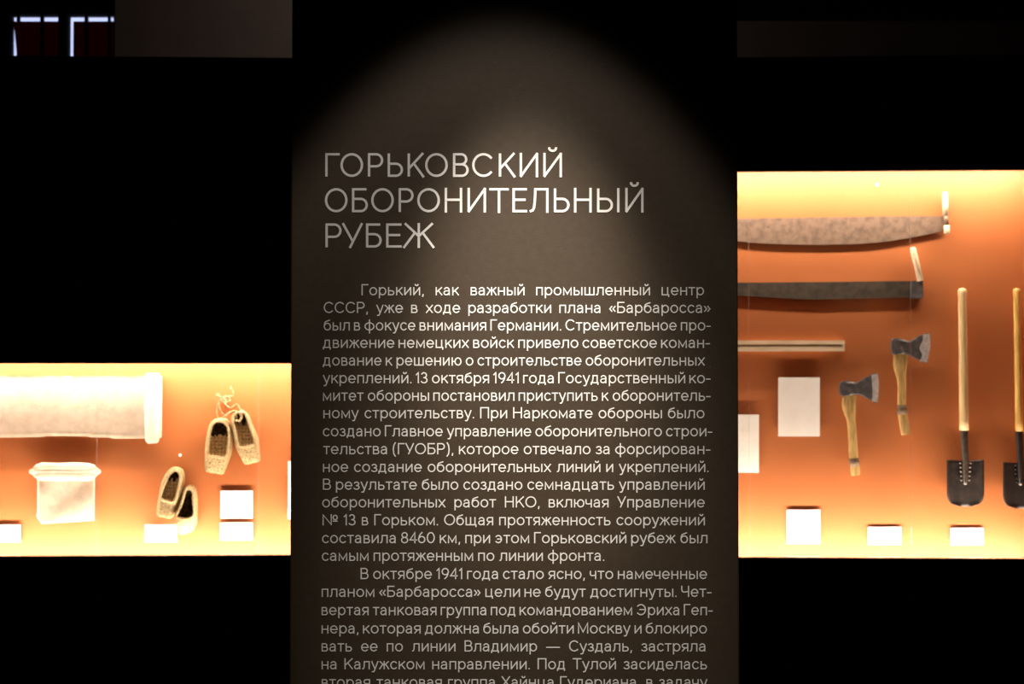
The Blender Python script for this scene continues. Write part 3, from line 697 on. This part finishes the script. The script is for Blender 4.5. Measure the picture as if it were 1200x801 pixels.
# ------------------------------------------------------------------ exhibits: saws
def saw(label, top, bot, teeth, m, fr=FR, off=.016, cap=None):
    t = Thing('crosscut_saw', label, 'saw', fr, 960, (top[0][1] + bot[0][1]) / 2, V0 - off)
    tp = [t.q(x, y, V0 - off) for x, y in smooth_pts(top, False, 6)]; bt = [t.q(x, y, V0 - off) for x, y in smooth_pts(bot, False, 10)]
    # teeth along the lower edge
    lo = []; acc = 0
    L = [0]
    for a, b in zip(bt, bt[1:]): L.append(L[-1] + (b - a).length)
    n = int(L[-1] / .013); k = 0
    for i in range(n * 2 + 1):
        s_ = L[-1] * i / (2 * n)
        while k < len(L) - 2 and L[k + 1] < s_: k += 1
        p = bt[k].lerp(bt[k + 1], (s_ - L[k]) / max(1e-9, L[k + 1] - L[k]))
        lo.append((p.x, p.z + (teeth if i % 2 == 0 else 0)))
    bm = bmesh.new()
    # quads between the top edge and the toothed edge
    TU = [p.x for p in tp]; TZ = [p.z for p in tp]
    def topz(u):
        for i in range(len(TU) - 1):
            if TU[i] <= u <= TU[i + 1]: return TZ[i] + (TZ[i + 1] - TZ[i]) * (u - TU[i]) / (TU[i + 1] - TU[i])
        return TZ[0] if u < TU[0] else TZ[-1]
    prev = None
    for (u, z) in lo:
        row = [bm.verts.new((u, d, zz)) for d in (0, .0018) for zz in (topz(u), z)]
        if prev:
            bm.faces.new((prev[0], row[0], row[1], prev[1])); bm.faces.new((prev[2], prev[3], row[3], row[2]))
            bm.faces.new((prev[0], prev[2], row[2], row[0])); bm.faces.new((prev[1], row[1], row[3], prev[3]))
        else: bm.faces.new((row[0], row[1], row[3], row[2]))
        prev = row
    bm.faces.new((prev[0], prev[2], prev[3], prev[1]))
    t.part('blade', bm, M[m])
    for x in (900, 1040):
        c = t.q(x, top[0][1] + 8, V0 - off)
        bm = bmesh.new(); loft(bm, [c + Vector((0, d, 0)) for d in (-.002, off - .001)], [.0035, .0035], 8); t.part('mounting_peg', bm, M['spacer'])
    return t
def rod(t, pts, rs, v, name, m, parent=None, n=12, flat=1.0):
    bm = bmesh.new(); k = .00441
    loft(bm, [t.q(x, y, v) for x, y in pts], [(r * k, r * k * flat) for r in rs], n); return t.part(name, bm, M[m], parent, smooth=True)
t = saw('two-man saw with a light grey blade, topmost tool in the right case', [(812, 258), (866, 256), (960, 254.5), (1030, 253.5), (1106, 252.8)],
        [(812, 274), (866, 283.3), (915, 286.6), (960, 287.2), (1010, 286), (1045, 282.6), (1080, 276.5), (1106, 271)], .006, 'sawlight')
rod(t, [(1107.4, 224.8), (1107.5, 226), (1107.8, 240), (1108, 252)], [2.2, 3.3, 3.5, 3.3], V0 - .036, 'handle', 'ashwood')
rod(t, [(1108, 251), (1108.8, 258), (1109.3, 265)], [2.8, 2.7, 2.9], V0 - .036, 'handle_socket', 'sawlight')
rod(t, [(1109.4, 264), (1109.8, 272.5), (1109.8, 274)], [3.4, 3.5, 2.5], V0 - .036, 'handle_end', 'ashwood')
rod(t, [(811, 224), (811, 226), (811, 250), (811, 274)], [2.2, 3.4, 3.4, 3.2], V0 - .036, 'handle', 'ashwood')
t = saw('two-man saw with a dark brown blade and leaning handle, second tool down', [(830, 331.5), (866, 331), (960, 330.3), (1030, 329.4), (1072, 329)],
        [(830, 344), (866, 346.5), (910, 349.2), (955, 351), (1010, 350), (1045, 349.2), (1072, 348.4)], .005, 'sawdark')
hb = t.q(1067.5, 349, V0 - .035)
a = t.q(1067.5, 349.6, V0 - .035); b = t.q(1082.2, 328.6, V0 - .035)
t.part('handle_socket', bxm((a.x, -.016, a.z), (b.x, .012, b.z), .004), M['iron'])
h = rod(t, [(1069.2, 289.8), (1069.6, 291.5), (1074.5, 310), (1078.6, 329)], [2.6, 3.7, 3.6, 3.7], V0 - .037, 'handle', 'ashwood')
rod(t, [(1070.6, 294.5), (1074.8, 311), (1078.2, 323)], [.9, .8, .5], V0 - .0535, 'handle_slot', 'groove', n=6)
a = t.q(824, 349, V0 - .035); b = t.q(834, 329, V0 - .035)
t.part('handle_socket', bxm((a.x, -.016, a.z), (b.x, .012, b.z), .004), M['iron'])
rod(t, [(836, 290), (835.5, 292), (832, 310), (829, 330)], [2.6, 3.7, 3.6, 3.7], V0 - .037, 'handle', 'ashwood')

# grooved wooden bar
t = Thing('wooden_bar', 'straight pale wooden bar with a long groove, under the saws', 'wooden bar', FR, 900, 405, V0)
def bx(x0, y0, x1, y1, d0, d1, bev=.001):
    a = t.q(x0, y1, V0 - d1); b = t.q(x1, y0, V0 - d1); return bxm((a.x, -d1, a.z), (b.x, -d0, b.z), bev)
bm = bmesh.new()
for r in ((790, 398.6, 990, 403.4), (790, 406.4, 990, 411.4), (987.3, 403.4, 990, 406.4), (790, 403.4, 793, 406.4)):
    a = t.q(r[0], r[3], V0 - .03); b = t.q(r[2], r[1], V0 - .03); box(bm, (a.x, -.030, a.z), (b.x, -.001, b.z))
t.part('bar', bm, M['barwood'])
t.part('groove', bx(793, 403.4, 987.3, 406.4, .001, .0285, 0), M['groove'])

# ------------------------------------------------------------------ exhibits: axes
def axe(label, head, edge, hc, band):
    k = 4.007; P = lambda a: (970 + a[0] / k, 370 + a[1] / k)
    cx = sum(p[0] for p in head) / len(head); cy = sum(p[1] for p in head) / len(head)
    t = Thing('axe', label, 'axe', FR, *P((cx, cy)), V0)
    vm = V0 - .034
    hp = [t.q(*P(p), vm) for p in smooth_pts([(x, y) for x, y in head], True, 3)]
    u0 = min(p.x for p in hp); u1 = max(p.x for p in hp)
    bm = bmesh.new()
    def hv(p, s_):                      # wedge: thick at the poll, thin at the edge
        f = (p.x - u0) / (u1 - u0); th = .019 * (1 - f) ** 1.0 + .002
        if f < .3: th = .019
        return Vector((p.x, -.034 + s_ * th, p.z))
    fa = [bm.verts.new(hv(p, -1)) for p in hp]; fb = [bm.verts.new(hv(p, 1)) for p in hp]
    # fan triangulate through an inner scaled ring to get a rounded edge
    def cap_(ring, s_):
        c = sum((v.co for v in ring), Vector()) / len(ring)
        inner = [bm.verts.new(Vector((c.x + (v.co.x - c.x) * .86, v.co.y + s_ * .002, c.z + (v.co.z - c.z) * .80))) for v in ring]
        for i in range(len(ring)):
            j = (i + 1) % len(ring); bm.faces.new((ring[i], ring[j], inner[j], inner[i]))
        bm.faces.new(inner)
    cap_(fa, -1); cap_(fb, 1)
    for i in range(len(fa)): bm.faces.new((fa[i], fa[(i + 1) % len(fa)], fb[(i + 1) % len(fb)], fb[i]))
    hd = t.part('head', bm, M['iron'])
    bm = bmesh.new(); ep = [t.q(*P(p), vm) for p in edge]
    fe = []
    prism(bm, [(p.x, p.z) for p in ep], -.034 - .0095, -.034 + .004)
    for v in bm.verts:                   # taper the ground edge towards the cutting line
        f = (v.co.x - u0) / (u1 - u0)
        if v.co.y < -.034: v.co.y = -.034 - (.0055 + .019 * (1 - f))
    t.part('cutting_edge', bm, M['edge'], hd)
    cs = smooth_pts([(*P((p[0], p[1])),) for p in hc], False, 4); rs = smooth_pts([(p[2], 0) for p in hc], False, 4)
    bm = bmesh.new(); loft(bm, [t.q(p.x, p.y, vm) for p in cs], [(r.x / k * .00441, min(.012, r.x / k * .0035)) for r in rs], 14)
    hn = t.part('handle', bm, M['axewood'], smooth=True)
    bm = bmesh.new(); bp = [(P((p[0], p[1])), p[2]) for p in band]
    loft(bm, [t.q(*p, vm) for p, r in bp], [(r / k * .00441, min(.0128, r / k * .0036)) for p, r in bp], 14)
    t.part('band', bm, M['knot'], smooth=True)
    bm = bmesh.new(); c = t.q(*P((hc[-3][0], hc[-3][1])), vm); loft(bm, [c, c + Vector((0, .033, 0))], [.004, .004], 8); t.part('mounting_peg', bm, M['spacer'])
    return t
axe('short axe on the left, lower of the two axes',
    [(57, 314), (100, 305), (135, 312), (168, 294), (206, 275), (232, 270), (239, 335), (232, 406), (205, 398), (165, 376), (135, 368), (98, 373), (60, 372)],
    [(204, 277), (232, 270), (238, 300), (239, 340), (237, 375), (232, 406), (206, 399), (210, 370), (208, 335), (206, 300)],
    [(102, 368, 30), (101, 385, 32), (99, 420, 32), (104, 455, 27), (110, 490, 20), (116, 560, 20), (120, 640, 21), (127, 700, 21), (131, 740, 21), (132, 748, 17)],
    [(122, 668, 22), (124, 685, 23), (127, 706, 22)])
axe('axe on the right, upper of the two axes, with a ragged bright edge',
    [(300, 112), (342, 107), (382, 119), (410, 104), (442, 88), (477, 84), (481, 130), (474, 180), (465, 218), (438, 212), (405, 195), (376, 183), (340, 178), (303, 178)],
    [(447, 87), (477, 84), (480, 110), (480, 140), (474, 180), (465, 218), (432, 211), (442, 182), (427, 150), (444, 118)],
    [(342, 172, 31), (342, 190, 33), (340, 235, 31), (344, 275, 24), (348, 320, 20), (348, 400, 20), (350, 450, 21), (358, 500, 22), (365, 545, 22), (367, 556, 18)],
    [(348, 418, 21), (349, 440, 24), (351, 462, 22)])

# ------------------------------------------------------------------ exhibits: shovels
def shovel(label, top, joint, bx0, bx1, by0, by1, sock_end, wood, iron, hw_):
    cx = (bx0 + bx1) / 2
    t = Thing('shovel', label, 'shovel', FR, cx, (by0 + by1) / 2, V0)
    v = V0 - .04; kk = .00441
    pts = [(top[0], top[1]), (top[0], top[1] + 1.2), (top[0] + .05, top[1] + 4), (top[0] + .1, top[1] + 8), (top[0] + .1, top[1] + 11)]
    rr = [2.2, 4.2, 5.2 * hw_ / 5, 5.0 * hw_ / 5, 4.5 * hw_ / 5]
    n = 12
    for i in range(1, n + 1):
        f = i / n; pts.append((pts[4][0] + (joint[0] - pts[4][0]) * f, pts[4][1] + (joint[1] - pts[4][1]) * f)); rr.append((4.6 + .6 * f + .12 * math.sin(i * 2.1)) * hw_ / 5)
    rod(t, pts, rr, v, 'shaft', wood, n=14)
    socket_m = 'socketiron' if iron == 'spadeiron' else iron
    rod(t, [(joint[0], joint[1] - 2), (joint[0], joint[1]), (joint[0] + .3, joint[1] + 8), (cx - .2, by0), (cx, by0 + 18), (cx, sock_end - 4), (cx, sock_end)],
        [4.4, 4.7, 4.3, 3.9, 3.3, 2.6, .8], v, 'socket', socket_m, n=12, flat=.8)
    # blade: slightly dished plate with a straight shoulder and rounded lower corners
    W2 = (bx1 - bx0) / 2; out = []
    rws = 16; cols = 12; bm = bmesh.new(); G = []
    for j in range(rws + 1):
        f = j / rws; y = by0 + (by1 - by0) * f
        d = (by1 - y)                        # px from the bottom
        rc = 17.0
        w = W2 * (0.985 + .015 * f)
        if d < rc: w = W2 - rc * .8 + rc * .8 * math.sqrt(max(0, 1 - ((rc - d) / rc) ** 2.3))
        if j == rws: w = W2 * .30
        col = []
        for i in range(cols + 1):
            g = 2 * i / cols - 1
            yy = y + (1.2 * (1 - abs(g)) if j == 0 else 0)
            dish = .018 * (1 - g * g) * (1 - .4 * f)
            col.append(bm.verts.new(t.q(cx + w * g, yy, v + .004 - .012 + dish * .8)))
        G.append(col)
    for j in range(rws):
        for i in range(cols): bm.faces.new((G[j][i], G[j][i + 1], G[j + 1][i + 1], G[j + 1][i]))
    bmesh.ops.recalc_face_normals(bm, faces=bm.faces); bmesh.ops.solidify(bm, geom=bm.faces[:], thickness=.003)
    t.part('blade', bm, M[iron], smooth=True)
    for sx_ in (-6.4, 6.2):
        for yy in (4, 9, 14, 19, 24):
            if by0 + yy > sock_end + 2: continue
            c = t.q(cx + sx_ * (1 - .012 * yy), by0 + yy, v - .006); bm = bmesh.new()
            loft(bm, [c + Vector((0, d, 0)) for d in (-.0045, -.0025, .012)], [.0018, .0038, .004], 8); t.part('rivet', bm, M['rivet'] if iron == 'spadeiron' else M['spadeiron'], smooth=True)
    c = t.q(cx, sock_end - 1, v - .012); bm = bmesh.new()
    loft(bm, [c + Vector((0, d, 0)) for d in (-.005, -.002, .02)], [.003, .007, .007], 10); t.part('rivet', bm, M['rivet'], smooth=True)
    for yy in (380, 480):
        c = t.q(top[0] + 1, yy, v); bm = bmesh.new(); loft(bm, [c, c + Vector((0, .039, 0))], [.005, .005], 8); t.part('mounting_peg', bm, M['spacer'])
    return t
shovel('long shovel with a pale shaft and a brown iron blade', (1127.6, 337.4), (1129.8, 504), 1109.6, 1153.6, 538.5, 593, 567, 'palewood', 'spadeiron', 5.1)
shovel('long shovel with a yellow shaft and a black blade at the right picture edge', (1191.6, 337.6), (1194.5, 505), 1175.6, 1217, 541, 595.5, 568, 'shaftwood', 'blackiron', 4.3)

GROUPS = {'caption_card': 'white caption cards in the showcases', 'paper_document': 'documents on the right case board', 'axe': 'axes in the right case', 'crosscut_saw': 'saws in the right case',
          'shovel': 'shovels in the right case', 'rolled_cloth': 'canvas cloths in the left case', 'display_case': 'lit showcases', 'wall_pin': 'wall pins in the showcases'}
for o in list(SC.objects):
    g = GROUPS.get(o.name.split('.')[0])
    if g and o.parent is None: o['group'] = g
